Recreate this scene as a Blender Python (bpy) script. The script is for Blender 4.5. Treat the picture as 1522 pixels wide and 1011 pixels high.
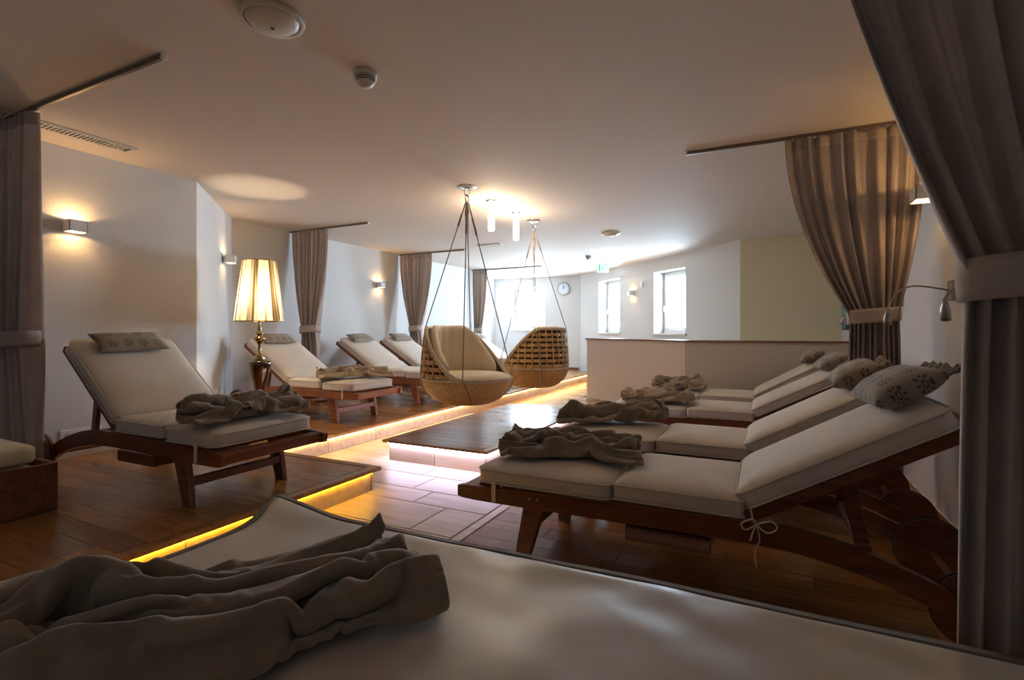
import bpy, bmesh, math, random
from mathutils import Vector, Matrix, noise
random.seed(7)
PI = math.pi
S = bpy.context.scene
C = S.collection
for o in list(bpy.data.objects): bpy.data.objects.remove(o)

# ---------------------------------------------------------------- camera
TH = math.atan(374/758)
cam_d = bpy.data.cameras.new('camera'); cam = bpy.data.objects.new('camera', cam_d); C.objects.link(cam)
cam.location = (0, 0, 1.05); cam.rotation_euler = (PI/2, 0, TH)
cam_d.sensor_width = 36; cam_d.lens = 758/1522*36
cam_d.shift_y = -(1011/2-493)/1522
cam_d.clip_start = 0.02
S.camera = cam
# ---------------------------------------------------------------- world, exposure
w = bpy.data.worlds.new('world'); S.world = w; w.use_nodes = True
bg = w.node_tree.nodes['Background']
bg.inputs[0].default_value = (0.60, 0.80, 1.0, 1); bg.inputs[1].default_value = 62.0
S.view_settings.view_transform = 'Standard'; S.view_settings.look = 'None'
S.view_settings.gamma = 1; S.view_settings.exposure = 0.55
S.view_settings.use_curve_mapping = False
H = 2.35       # ceiling height
PZ = 0.155     # platform height
MZ = 0.17      # middle platform height

def area_portal(loc, rotz, sx, sz):
    l = bpy.data.lights.new('window_portal', 'AREA'); l.shape = 'RECTANGLE'; l.size = sx; l.size_y = sz
    l.cycles.is_portal = True
    o = bpy.data.objects.new('window_portal', l); C.objects.link(o)
    o.location = loc; o.rotation_euler = (-PI/2, 0, rotz)   # shines towards local -Y of the wall
    return o

# ---------------------------------------------------------------- materials
MATS = {}
def mat(name, col, rough=.6, metal=0, **k):
    m = bpy.data.materials.new(name); m.use_nodes = True
    b = m.node_tree.nodes['Principled BSDF']
    b.inputs['Base Color'].default_value = (*col, 1); b.inputs['Roughness'].default_value = rough
    b.inputs['Metallic'].default_value = metal
    for kk, v in k.items(): b.inputs[kk.replace('_', ' ')].default_value = v
    MATS[name] = m
    return m
def N(m, t, **k):
    n = m.node_tree.nodes.new(t)
    for a, v in k.items(): setattr(n, a, v)
    return n
def L(m, a, b): m.node_tree.links.new(a, b)
def coords(m, scale=(1,1,1), kind='Object'):
    tc = N(m, 'ShaderNodeTexCoord'); mp = N(m, 'ShaderNodeMapping'); mp.inputs['Scale'].default_value = scale
    L(m, tc.outputs[kind], mp.inputs[0]); return mp.outputs[0]
def noise_bump(m, scale, strength, dist=.01, vec=None, detail=4):
    b = m.node_tree.nodes['Principled BSDF']
    nz = N(m, 'ShaderNodeTexNoise'); nz.inputs['Scale'].default_value = scale; nz.inputs['Detail'].default_value = detail
    if vec is None: vec = coords(m)
    L(m, vec, nz.inputs[0])
    bp = N(m, 'ShaderNodeBump'); bp.inputs['Strength'].default_value = strength; bp.inputs['Distance'].default_value = dist
    L(m, nz.outputs[0], bp.inputs['Height']); L(m, bp.outputs[0], b.inputs['Normal'])
    return nz
def ramp2(m, fac, c0, c1, p0=.3, p1=.7):
    r = N(m, 'ShaderNodeValToRGB'); r.color_ramp.elements[0].position = p0; r.color_ramp.elements[1].position = p1
    r.color_ramp.elements[0].color = (*c0, 1); r.color_ramp.elements[1].color = (*c1, 1)
    L(m, fac, r.inputs[0]); return r.outputs[0]
def wood(name, c0, c1, rough=.3, scale=(2, 26, 26), rnd=True, coat=0.0):
    m = mat(name, c0, rough); b = m.node_tree.nodes['Principled BSDF']
    nz = N(m, 'ShaderNodeTexNoise'); nz.inputs['Scale'].default_value = 1.6; nz.inputs['Detail'].default_value = 6; nz.inputs['Distortion'].default_value = .6
    v = coords(m, scale)
    if rnd:
        oi = N(m, 'ShaderNodeObjectInfo'); ad = N(m, 'ShaderNodeVectorMath', operation='ADD')
        ml = N(m, 'ShaderNodeMath', operation='MULTIPLY'); ml.inputs[1].default_value = 37
        L(m, oi.outputs['Random'], ml.inputs[0]); L(m, v, ad.inputs[0]); L(m, ml.outputs[0], ad.inputs[1]); v = ad.outputs[0]
    L(m, v, nz.inputs[0])
    col = ramp2(m, nz.outputs[0], c0, c1, .3, .7)
    if rnd:
        hs = N(m, 'ShaderNodeHueSaturation'); mr = N(m, 'ShaderNodeMapRange')
        mr.inputs[3].default_value = .72; mr.inputs[4].default_value = 1.25
        L(m, oi.outputs['Random'], mr.inputs[0]); L(m, mr.outputs[0], hs.inputs['Value']); L(m, col, hs.inputs['Color']); col = hs.outputs[0]
    L(m, col, b.inputs['Base Color'])
    bp = N(m, 'ShaderNodeBump'); bp.inputs['Strength'].default_value = .08; bp.inputs['Distance'].default_value = .004
    L(m, nz.outputs[0], bp.inputs['Height']); L(m, bp.outputs[0], b.inputs['Normal'])
    b.inputs['Coat Weight'].default_value = coat
    return m
def cloth(name, col, transl=0, weave=350, rough=.9, bump=.25, sheen=.2, vary=.12):
    m = mat(name, col, rough); b = m.node_tree.nodes['Principled BSDF']
    b.inputs['Sheen Weight'].default_value = sheen
    v = coords(m)
    nz = N(m, 'ShaderNodeTexNoise'); nz.inputs['Scale'].default_value = weave; nz.inputs['Detail'].default_value = 2
    L(m, v, nz.inputs[0])
    n2 = N(m, 'ShaderNodeTexNoise'); n2.inputs['Scale'].default_value = 9; n2.inputs['Detail'].default_value = 4
    L(m, v, n2.inputs[0])
    d = tuple(c*(1-vary) for c in col); e = tuple(min(1, c*(1+vary)) for c in col)
    c = ramp2(m, n2.outputs[0], d, e)
    L(m, c, b.inputs['Base Color'])
    bp = N(m, 'ShaderNodeBump'); bp.inputs['Strength'].default_value = bump; bp.inputs['Distance'].default_value = .002
    L(m, nz.outputs[0], bp.inputs['Height']); L(m, bp.outputs[0], b.inputs['Normal'])
    if transl:
        out = m.node_tree.nodes['Material Output']; t = N(m, 'ShaderNodeBsdfTranslucent'); mx = N(m, 'ShaderNodeMixShader')
        L(m, c, t.inputs[0]); mx.inputs[0].default_value = transl
        L(m, b.outputs[0], mx.inputs[1]); L(m, t.outputs[0], mx.inputs[2]); L(m, mx.outputs[0], out.inputs[0])
    return m
def emit(name, col, strength):
    m = mat(name, col, .4); b = m.node_tree.nodes['Principled BSDF']
    b.inputs['Emission Color'].default_value = (*col, 1); b.inputs['Emission Strength'].default_value = strength
    return m

M_wall = mat('wall_fabric', (.67, .655, .64), .85)
noise_bump(M_wall, 3, .25, .004, coords(M_wall, (60, 60, 3)))
M_ceil = mat('ceiling_plaster', (.78, .69, .60), .75); noise_bump(M_ceil, 18, .12, .004)
M_yel = mat('wall_cream', (.78, .70, .50), .85); noise_bump(M_yel, 60, .1, .003)
M_par = mat('parapet_paint', (.62, .54, .49), .8); noise_bump(M_par, 60, .1, .003)
M_white = mat('white_paint', (.85, .85, .85), .35)
M_plastic = mat('cream_plastic', (.72, .66, .58), .4)
M_dark = mat('dark_slot', (.03, .025, .02), .6)
M_plank = wood('floor_plank_wood', (.29, .122, .028), (.45, .21, .062), .25, (3, 30, 30))
M_slab = mat('joint_dark', (.05, .025, .014), .6)
M_teak = wood('stained_teak', (.105, .030, .012), (.23, .075, .028), .32, (3, 30, 30), False)
M_teakx = wood('oiled_teak', (.20, .062, .02), (.36, .13, .045), .35, (3, 30, 30), False)
M_cap = wood('cap_wood', (.20, .075, .03), (.30, .12, .05), .35, (3, 30, 30), False)
M_tile = mat('stone_tile', (.5, .42, .33), .38)
def tile_nodes(m):
    b = m.node_tree.nodes['Principled BSDF']
    v = coords(m, (2, 14, 14)); oi = N(m, 'ShaderNodeObjectInfo'); ad = N(m, 'ShaderNodeVectorMath', operation='ADD')
    ml = N(m, 'ShaderNodeMath', operation='MULTIPLY'); ml.inputs[1].default_value = 51
    L(m, oi.outputs['Random'], ml.inputs[0]); L(m, v, ad.inputs[0]); L(m, ml.outputs[0], ad.inputs[1])
    nz = N(m, 'ShaderNodeTexNoise'); nz.inputs['Scale'].default_value = 1.5; nz.inputs['Detail'].default_value = 5; L(m, ad.outputs[0], nz.inputs[0])
    c = ramp2(m, nz.outputs[0], (.44, .34, .25), (.60, .50, .39), .3, .72)
    hs = N(m, 'ShaderNodeHueSaturation'); mr = N(m, 'ShaderNodeMapRange'); mr.inputs[3].default_value = .85; mr.inputs[4].default_value = 1.12
    L(m, oi.outputs['Random'], mr.inputs[0]); L(m, mr.outputs[0], hs.inputs['Value']); L(m, c, hs.inputs['Color']); L(m, hs.outputs[0], b.inputs['Base Color'])
tile_nodes(M_tile)
M_grout = mat('grout', (.22, .17, .13), .9)
M_cush = cloth('cream_canvas', (.72, .635, .55), 0, 420, .85, .2, .15, .04)
M_pipe = cloth('cream_piping', (.70, .62, .53), 0, 420, .85, .2, .1, .04)
M_swc = cloth('swing_cushion_canvas', (.92, .79, .60), 0, 420, .85, .2, .15, .04)
M_blank = cloth('brown_fleece', (.25, .192, .135), 0, 260, .95, .6, .5, .22)
M_blankl = cloth('beige_fleece', (.40, .31, .21), 0, 260, .95, .6, .5, .18)
M_curt = cloth('greige_curtain', (.60, .51, .46), .36, 500, .9, .3, .1, .08)
M_band = cloth('greige_tieback', (.55, .465, .41), .12, 500, .9, .3, .1, .08)
M_sheet = cloth('bed_sheet', (.58, .52, .45), 0, 500, .37, .08, .1, .05)
M_hem = cloth('dark_hem', (.20, .165, .135), 0, 500, .8, .1, .1, .05)
M_towel = cloth('cream_towel', (.66, .58, .42), 0, 260, .95, .4, .3, .08)
M_chrome = mat('chrome', (.75, .75, .76), .12, 1)
M_nickel = mat('brushed_nickel', (.42, .38, .34), .32, 1)
M_bronze = mat('dark_bronze', (.17, .12, .085), .12, 1)
M_gold = mat('gold_bronze', (.40, .29, .13), .16, 1)
M_black = mat('black_rubber', (.02, .018, .018), .6)
M_rope = cloth('rope', (.42, .35, .27), 0, 600, .9, .4, .1, .1)
M_rattan = wood('rattan', (.60, .36, .13), (.84, .57, .26), .45, (20, 20, 20), False)
M_gapshade = cloth('brown_gap_shade', (.16, .09, .035), 0, 600, .9, .3, .1, .1)  # brown painted as the shade seen through the basket weave
M_lightrope = cloth('pale_rim_rope', (.74, .62, .44), 0, 600, .9, .4, .1, .1)
M_screen = mat('blue_print', (.03, .33, .5), .4)
M_rail = mat('rail_metal', (.22, .18, .16), .4, .6)
M_clock = mat('clock_face', (.72, .78, .86), .4)
M_grn = emit('exit_green', (.01, .45, .15), .7)
M_exw = emit('exit_white', (.75, .9, .8), .5)
M_ledy = emit('led_yellow', (1, .53, .015), 17)
M_ledw = emit('led_amber_white', (1, .70, .25), 20)
M_ledv = emit('led_lavender', (.74, .68, 1), 48)
M_tube = emit('tube_glow', (1, .80, .55), 48)
M_bulb = emit('bulb_glow', (1, .72, .36), 30)
def glass_mat():
    m = bpy.data.materials.new('window_glass'); m.use_nodes = True; nt = m.node_tree; nt.nodes.clear()
    o = N(m, 'ShaderNodeOutputMaterial'); t = N(m, 'ShaderNodeBsdfTransparent'); g = N(m, 'ShaderNodeBsdfGlossy'); g.inputs['Roughness'].default_value = .02
    x = N(m, 'ShaderNodeMixShader'); x.inputs[0].default_value = .05
    L(m, t.outputs[0], x.inputs[1]); L(m, g.outputs[0], x.inputs[2]); L(m, x.outputs[0], o.inputs[0]); return m
M_glass = glass_mat()
def shade_mat():
    m = bpy.data.materials.new('gold_string_shade'); m.use_nodes = True; nt = m.node_tree; nt.nodes.clear()
    o = N(m, 'ShaderNodeOutputMaterial'); tc = N(m, 'ShaderNodeTexCoord'); sp = N(m, 'ShaderNodeSeparateXYZ'); L(m, tc.outputs['Object'], sp.inputs[0])
    at = N(m, 'ShaderNodeMath', operation='ARCTAN2'); L(m, sp.outputs[1], at.inputs[0]); L(m, sp.outputs[0], at.inputs[1])
    cb = N(m, 'ShaderNodeCombineXYZ'); L(m, at.outputs[0], cb.inputs[0]); L(m, sp.outputs[2], cb.inputs[1])
    mp = N(m, 'ShaderNodeMapping'); mp.inputs['Scale'].default_value = (2.3, .2, 1); L(m, cb.outputs[0], mp.inputs[0])
    nz = N(m, 'ShaderNodeTexNoise'); nz.inputs['Scale'].default_value = 1.6; nz.inputs['Detail'].default_value = 5; L(m, mp.outputs[0], nz.inputs[0])
    c = ramp2(m, nz.outputs[0], (.10, .06, .025), (.98, .86, .60), .45, .56)
    t = N(m, 'ShaderNodeBsdfTranslucent'); L(m, c, t.inputs[0])
    g = N(m, 'ShaderNodeBsdfGlossy'); g.inputs['Roughness'].default_value = .3; g.inputs[0].default_value = (.35, .25, .12, 1)
    x = N(m, 'ShaderNodeMixShader'); x.inputs[0].default_value = .22
    L(m, t.outputs[0], x.inputs[1]); L(m, g.outputs[0], x.inputs[2]); L(m, x.outputs[0], o.inputs[0]); return m
M_shade = shade_mat()
def pillow_mat():
    m = cloth('embroidered_taupe', (.31, .25, .185), 0, 500, .9, .3, .2, .08); b = m.node_tree.nodes['Principled BSDF']
    src = b.inputs['Base Color'].links[0].from_socket
    v = coords(m, (11.5, 11.5, 11.5)); fr = N(m, 'ShaderNodeVectorMath', operation='FRACTION'); L(m, v, fr.inputs[0])
    sb = N(m, 'ShaderNodeVectorMath', operation='SUBTRACT'); sb.inputs[1].default_value = (.5, .5, .5); L(m, fr.outputs[0], sb.inputs[0])
    sp = N(m, 'ShaderNodeSeparateXYZ'); L(m, sb.outputs[0], sp.inputs[0])
    at = N(m, 'ShaderNodeMath', operation='ARCTAN2'); L(m, sp.outputs[1], at.inputs[0]); L(m, sp.outputs[0], at.inputs[1])
    k = N(m, 'ShaderNodeMath', operation='MULTIPLY'); k.inputs[1].default_value = 8; L(m, at.outputs[0], k.inputs[0])
    cs = N(m, 'ShaderNodeMath', operation='COSINE'); L(m, k.outputs[0], cs.inputs[0])
    pc = N(m, 'ShaderNodeMath', operation='GREATER_THAN'); pc.inputs[1].default_value = -.1; L(m, cs.outputs[0], pc.inputs[0])
    cb = N(m, 'ShaderNodeCombineXYZ'); L(m, sp.outputs[0], cb.inputs[0]); L(m, sp.outputs[1], cb.inputs[1])
    ln = N(m, 'ShaderNodeVectorMath', operation='LENGTH'); L(m, cb.outputs[0], ln.inputs[0])
    cmpn = N(m, 'ShaderNodeMath', operation='COMPARE'); cmpn.inputs[1].default_value = .24; cmpn.inputs[2].default_value = .075; L(m, ln.outputs['Value'], cmpn.inputs[0])
    mu = N(m, 'ShaderNodeMath', operation='MULTIPLY'); L(m, pc.outputs[0], mu.inputs[0]); L(m, cmpn.outputs[0], mu.inputs[1])
    c2 = N(m, 'ShaderNodeMath', operation='COMPARE'); c2.inputs[1].default_value = .085; c2.inputs[2].default_value = .03; L(m, ln.outputs['Value'], c2.inputs[0])
    mx_ = N(m, 'ShaderNodeMath', operation='MAXIMUM'); L(m, mu.outputs[0], mx_.inputs[0]); L(m, c2.outputs[0], mx_.inputs[1])
    mx = N(m, 'ShaderNodeMix', data_type='RGBA'); L(m, mx_.outputs[0], mx.inputs[0]); L(m, src, mx.inputs[6]); mx.inputs[7].default_value = (.10, .08, .06, 1)
    L(m, mx.outputs[2], b.inputs['Base Color'])
    return m
M_pill = pillow_mat()

# ---------------------------------------------------------------- mesh helpers
def obj(name, bm, m, parent=None, smooth=False, loc=None):
    me = bpy.data.meshes.new(name)
    bmesh.ops.recalc_face_normals(bm, faces=bm.faces[:])
    bm.to_mesh(me); bm.free()
    if smooth:
        for p in me.polygons: p.use_smooth = True
    me.materials.append(m)
    o = bpy.data.objects.new(name, me); C.objects.link(o); o.parent = parent
    if loc: o.location = loc
    return o
def tag(o, label, cat, group=None):
    o['label'] = label; o['category'] = cat
    if group: o['group'] = group
    return o
def thing(name, label, cat, loc=(0,0,0), rotz=0, group=None):
    o = bpy.data.objects.new(name, None); C.objects.link(o); o.location = loc; o.rotation_euler = (0, 0, rotz); o.empty_display_size = .1
    return tag(o, label, cat, group)
def struct(name, bm, m, parent=None):
    o = obj(name, bm, m, parent)
    if parent is None: o['kind'] = 'structure'
    return o
def BM(): return bmesh.new()
def box(bm, lo, hi, bev=0, seg=1):
    vs = [bm.verts.new((x, y, z)) for x in (lo[0], hi[0]) for y in (lo[1], hi[1]) for z in (lo[2], hi[2])]
    fs = [(0,1,3,2),(4,6,7,5),(0,4,5,1),(2,3,7,6),(0,2,6,4),(1,5,7,3)]
    F = [bm.faces.new([vs[i] for i in f]) for f in fs]
    if bev:
        ed = list({e for f_ in F for e in f_.edges})
        bmesh.ops.bevel(bm, geom=ed, offset=bev, segments=seg, affect='EDGES', profile=.5)
    return bm
def prism(bm, prof, y0, y1, bev=0):   # prof: (x,z) polygon, extruded along y
    a = [bm.verts.new((x, y0, z)) for x, z in prof]; b = [bm.verts.new((x, y1, z)) for x, z in prof]
    n = len(prof); F = [bm.faces.new(a), bm.faces.new(b[::-1])]
    for i in range(n): F.append(bm.faces.new((a[i], a[(i+1) % n], b[(i+1) % n], b[i])))
    if bev: bmesh.ops.bevel(bm, geom=list({e for f_ in F for e in f_.edges}), offset=bev, segments=1, affect='EDGES')
    return bm
def poly_wall(bm, pts, z0, z1):       # pts: xy polygon extruded in z
    a = [bm.verts.new((x, y, z0)) for x, y in pts]; b = [bm.verts.new((x, y, z1)) for x, y in pts]
    n = len(pts); bm.faces.new(a); bm.faces.new(b[::-1])
    for i in range(n): bm.faces.new((a[i], a[(i+1) % n], b[(i+1) % n], b[i]))
    return bm
def lathe(bm, prof, n=24, c=(0,0,0)):
    rings = []
    for r, z in prof:
        if r < 1e-5: rings.append([bm.verts.new((c[0], c[1], c[2]+z))])
        else: rings.append([bm.verts.new((c[0]+r*math.cos(2*PI*i/n), c[1]+r*math.sin(2*PI*i/n), c[2]+z)) for i in range(n)])
    for A, B in zip(rings, rings[1:]):
        for i in range(n):
            j = (i+1) % n
            if len(A) == 1 and len(B) == 1: continue
            if len(A) == 1: bm.faces.new((A[0], B[i], B[j]))
            elif len(B) == 1: bm.faces.new((A[i], A[j], B[0]))
            else: bm.faces.new((A[i], A[j], B[j], B[i]))
    return bm
def tube(bm, pts, r, n=8, closed=False, caps=True):
    pts = [Vector(p) for p in pts]; m = len(pts); rings = []
    rr = r if isinstance(r, (list, tuple)) else [r]*m
    prev = None
    for i, p in enumerate(pts):
        if closed: t = (pts[(i+1) % m]-pts[i-1])
        else: t = pts[min(i+1, m-1)]-pts[max(i-1, 0)]
        t = t.normalized() if t.length > 1e-9 else Vector((0,0,1))
        if prev is None:
            a = Vector((0,0,1)) if abs(t.z) < .9 else Vector((1,0,0)); u = t.cross(a).normalized()
        else:
            u = (prev - t*prev.dot(t)); u = u.normalized() if u.length > 1e-6 else t.orthogonal().normalized()
        prev = u; v = t.cross(u)
        rings.append([bm.verts.new(p+(u*math.cos(2*PI*k/n)+v*math.sin(2*PI*k/n))*rr[i]) for k in range(n)])
    for i in range(m if closed else m-1):
        A = rings[i]; B = rings[(i+1) % m]
        for k in range(n): bm.faces.new((A[k], A[(k+1) % n], B[(k+1) % n], B[k]))
    if caps and not closed: bm.faces.new(rings[0][::-1]); bm.faces.new(rings[-1])
    return bm
def grid(bm, f, nu, nv, cu=False):
    V = [[bm.verts.new(f(i/nu, j/nv)) for j in range(nv+1)] for i in range(nu if cu else nu+1)]
    for i in range(nu):
        for j in range(nv):
            A = V[i]; B = V[(i+1) % len(V)]
            bm.faces.new((A[j], B[j], B[j+1], A[j+1]))
    return bm
def xform(bm, M): bmesh.ops.transform(bm, matrix=M, verts=bm.verts[:]); return bm
def catmull(P, n):
    P = [tuple(p) for p in P]; out = []
    for i in range(n+1):
        t = i/n*(len(P)-1); k = min(int(t), len(P)-2); u = t-k
        a = P[max(k-1, 0)]; b = P[k]; c = P[k+1]; d = P[min(k+2, len(P)-1)]
        out.append(tuple(.5*(2*b[q]+(c[q]-a[q])*u+(2*a[q]-5*b[q]+4*c[q]-d[q])*u*u+(3*b[q]-a[q]-3*c[q]+d[q])*u**3) for q in range(len(b))))
    return out
def rrect(x0, x1, y0, y1, r, k=6):
    pts = []
    for cx, cy, a0 in ((x1-r, y1-r, 0), (x0+r, y1-r, 90), (x0+r, y0+r, 180), (x1-r, y0+r, 270)):
        for i in range(k+1):
            a = math.radians(a0+90*i/k); pts.append((cx+r*math.cos(a), cy+r*math.sin(a)))
    return pts
def soft_slab(bm, x0, x1, y0, y1, t, r=.05, crown=.018, nx=10, ny=8):
    """cushion: flat bottom at z=0, softly crowned top"""
    cx, cy = (x0+x1)/2, (y0+y1)/2
    def ring(ins, z):
        rr = max(r-ins*.5, .008)
        return [bm.verts.new((x, y, z)) for x, y in rrect(x0+ins, x1-ins, y0+ins, y1-ins, rr)]
    m = min(x1-x0, y1-y0)/2
    lv = [(.012, 0), (.003, .008), (0, .02), (.001, t*.5), (0, t-.022), (.006, t-.008), (.018, t), (.05, t+crown*.45), (.11, t+crown*.8), (m*.62, t+crown), (m*.9, t+crown)]
    R = [ring(*a) for a in lv]; n = len(R[0])
    for A, B in zip(R, R[1:]):
        for i in range(n): bm.faces.new((A[i], A[(i+1) % n], B[(i+1) % n], B[i]))
    bm.faces.new(R[0][::-1]); bm.faces.new(R[-1])
    return bm
def copy_tree(o, parent=None):
    c = o.copy(); C.objects.link(c); c.parent = parent
    for ch in list(o.children): copy_tree(ch, c)
    return c

# ---------------------------------------------------------------- room shell
T = .18
bm = BM(); box(bm, (-6.6, -2.2, -.2), (1.2, 12, -.02)); floor = struct('floor', bm, M_grout)
bm = BM(); box(bm, (-6.6, -2.2, H), (1.2, 12, H+.15)); ceiling = struct('ceiling', bm, M_ceil)
for nm, pts in (('wall_left', [(-4.41, -2), (-4.41, 2.756), (-4.6, 2.756), (-4.6, -2)]),
                ('wall_left_slanted', [(-4.41, 2.756), (-5.52, 3.87), (-5.65, 3.74), (-4.6, 2.69)]),
                ('wall_left_far', [(-5.52, 3.87), (-5.52, 9.9), (-5.65, 9.9), (-5.65, 3.74)]),
                ('wall_left_recess', [(-5.52, 9.9), (-6.05, 10.6), (-6.2, 10.6), (-5.65, 9.85)]),
                ('wall_left_end', [(-6.05, 10.6), (-6.05, 11.3), (-6.2, 11.3), (-6.2, 10.6)])):
    bm = BM(); poly_wall(bm, pts, 0, H); struct(nm, bm, M_wall)
bm = BM(); box(bm, (.92, -2, 0), (1.1, 8.1, H)); wall_right = struct('wall_right', bm, M_wall)
bm = BM(); box(bm, (-4.6, -2.18, 0), (1.1, -2, H)); struct('wall_rear', bm, M_wall)

def wall_with_holes(name, A, B, holes, thick, m, ext0=0, ext1=0):
    """wall from A to B (xy), room on its right-hand... inner face on the line; holes: (t0,t1,z0,z1) along the wall"""
    A = Vector((*A, 0)); B = Vector((*B, 0)); u = (B-A).normalized(); Ln = (B-A).length; nrm = Vector((-u.y, u.x, 0))
    root = None; bm = BM()
    ts = sorted({-ext0, Ln+ext1, *[h_[0] for h_ in holes], *[h_[1] for h_ in holes]})
    def blk(t0, t1, z0, z1):
        b2 = BM(); box(b2, (t0, 0, z0), (t1, thick, z1))
        M = Matrix.Translation(A) @ Matrix(((u.x, nrm.x, 0, 0), (u.y, nrm.y, 0, 0), (0, 0, 1, 0), (0, 0, 0, 1)))
        xform(b2, M); me = bpy.data.meshes.new('t'); b2.to_mesh(me); b2.free(); bm.from_mesh(me); bpy.data.meshes.remove(me)
    for t0, t1 in zip(ts, ts[1:]):
        hh = [h_ for h_ in holes if h_[0] <= t0+1e-6 and h_[1] >= t1-1e-6]
        if hh: blk(t0, t1, 0, hh[0][2]); blk(t0, t1, hh[0][3], H)
        else: blk(t0, t1, 0, H)
    bmesh.ops.remove_doubles(bm, verts=bm.verts[:], dist=1e-5)
    o = struct(name, bm, m)
    return o, A, u, nrm
WT = .34
wi = [0]
def window(A, u, nrm, t0, t1, z0, z1, handle=True):
    """frame, sash, glass, handle set deep in the reveal, with a sill"""
    wi[0] += 1
    root = bpy.data.objects.new('window_%d' % wi[0], None); C.objects.link(root); root['kind'] = 'structure'
    root.matrix_world = Matrix.Translation(A+u*t0) @ Matrix(((u.x, nrm.x, 0, 0), (u.y, nrm.y, 0, 0), (0, 0, 1, 0), (0, 0, 0, 1)))
    W = t1-t0; y0 = .22
    def fr(x0, x1, a0, a1, wd, ya, yb, name, par):
        for lo, hi in (((x0, ya, a0), (x0+wd, yb, a1)), ((x1-wd, ya, a0), (x1, yb, a1)), ((x0+wd, ya, a0), (x1-wd, yb, a0+wd)), ((x0+wd, ya, a1-wd), (x1-wd, yb, a1))):
            bm = BM(); box(bm, lo, hi, .004); obj(name, bm, M_white, par)
    fr(0, W, z0, z1, .05, y0, y0+.07, 'window_frame', root)
    fr(.045, W-.045, z0+.045, z1-.045, .055, y0-.02, y0+.05, 'sash', root)
    bm = BM(); box(bm, (.09, y0+.01, z0+.09), (W-.09, y0+.016, z1-.09)); obj('pane', bm, M_glass, root)
    bm = BM(); box(bm, (.1, y0+.0, (z0+z1)/2-.006), (W-.1, y0+.03, (z0+z1)/2+.006)); obj('glazing_bar', bm, M_white, root)
    bm = BM(); box(bm, (-.03, -.035, z0-.035), (W+.03, y0, z0-.002), .004); obj('window_sill', bm, M_plastic, root)
    if handle:
        bm = BM(); box(bm, (.055, y0-.035, (z0+z1)/2-.14), (.085, y0-.02, (z0+z1)/2-.05), .003)
        box(bm, (.06, y0-.065, (z0+z1)/2-.16), (.08, y0-.045, (z0+z1)/2-.06), .004); box(bm, (.062, y0-.05, (z0+z1)/2-.08), (.078, y0-.03, (z0+z1)/2-.065))
        obj('handle', bm, M_white, root)
    c = A+u*(t0+W/2)+nrm*(WT+.01)
    area_portal((c.x, c.y, (z0+z1)/2), math.atan2(u.y, u.x), W, z1-z0)
# back wall  (room is on -Y side: run from left to right so that the normal points to +Y)
o, A, u, n_ = wall_with_holes('wall_back', (-6.05, 11.3), (-3.8, 11.3), [(.46, 1.36, 1.10, 2.12)], WT, M_wall, .2, .15)
window(A, u, n_, .46, 1.36, 1.10, 2.12)
o, A, u, n_ = wall_with_holes('wall_diagonal', (-3.8, 11.3), (-.3, 7.93), [(.84, 1.68, 1.03, 2.13), (2.82, 3.68, 1.02, 2.11)], WT, M_wall, 0, 0)
window(A, u, n_, .84, 1.68, 1.03, 2.13); window(A, u, n_, 2.82, 3.68, 1.02, 2.11)
DA, DU, DN = A.copy(), u.copy(), n_.copy()
bm = BM(); box(bm, (-.3, 7.93, 0), (1.1, 8.11, H)); struct('wall_cream', bm, M_yel)
# low parapet round the stairwell
bm = BM()
poly_wall(bm, [(-2.55, 7.89), (-.86, 6.5), (.92, 6.5), (.92, 6.62), (-.80, 6.62), (-2.47, 7.99)], 0, .925)
par = struct('wall_parapet', bm, M_par)
bm = BM(); poly_wall(bm, [(-2.58, 7.88), (-.865, 6.475), (.92, 6.475), (.92, 6.645), (-.79, 6.645), (-2.46, 8.02)], .925, .945); obj('coping', bm, M_cap, par)
# baseboards
bm = BM(); box(bm, (-5.52, 3.9, PZ+.008), (-5.505, 9.9, PZ+.06)); struct('baseboard_left', bm, M_wall)
bm = BM(); box(bm, (-6.04, 11.285, PZ+.008), (-3.85, 11.3, PZ+.06)); struct('baseboard_back', bm, M_cap)

# ---------------------------------------------------------------- floor pieces
def planks(parent, x_of, y0, y1, z, wdt=.12, names='plank', lens=(.7, .95, 1.2), thick=.02, cache={}):
    """planks running along X, shared meshes cut to fit at the ends"""
    row = 0; y = y0; cnt = 0
    while y < y1-.02:
        ww = min(wdt, y1-y); a, b = x_of(y+ww/2); x = a - random.choice((0, .2, .45, .6, .8))
        while x < b-.02:
            ln = random.choice(lens); s = max(x, a); e = min(x+ln, b)
            if b-e < .12: e = b
            if e-s > .03:
                key = (round(e-s, 2), round(ww, 3), thick)
                if key not in cache:
                    q = BM(); box(q, (-(e-s)/2+.0005, -ww/2+.0005, -thick), ((e-s)/2-.0005, ww/2-.0005, 0), .001)
                    me = bpy.data.meshes.new(names); bmesh.ops.recalc_face_normals(q, faces=q.faces[:]); q.to_mesh(me); q.free(); me.materials.append(M_plank); cache[key] = me
                p = bpy.data.objects.new(names, cache[key]); C.objects.link(p); p.parent = parent; p.location = ((s+e)/2, y+ww/2, z); cnt += 1
            x = e if e > s else x+ln
        y += wdt
    return cnt
def tiles(parent, rows, x0, x1, z, mk=M_tile, thick=.02):
    for (ya, yb, joints) in rows:
        xs = [x0]+[j for j in joints if x0+.05 < j < x1-.05]+[x1]
        for a, b in zip(xs, xs[1:]):
            q = BM(); box(q, (a-(a+b)/2+.003, -(yb-ya)/2+.003, -thick), (b-(a+b)/2-.003, (yb-ya)/2-.003, 0), .002)
            obj('tile', q, mk, parent, loc=((a+b)/2, (ya+yb)/2, z))
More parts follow.
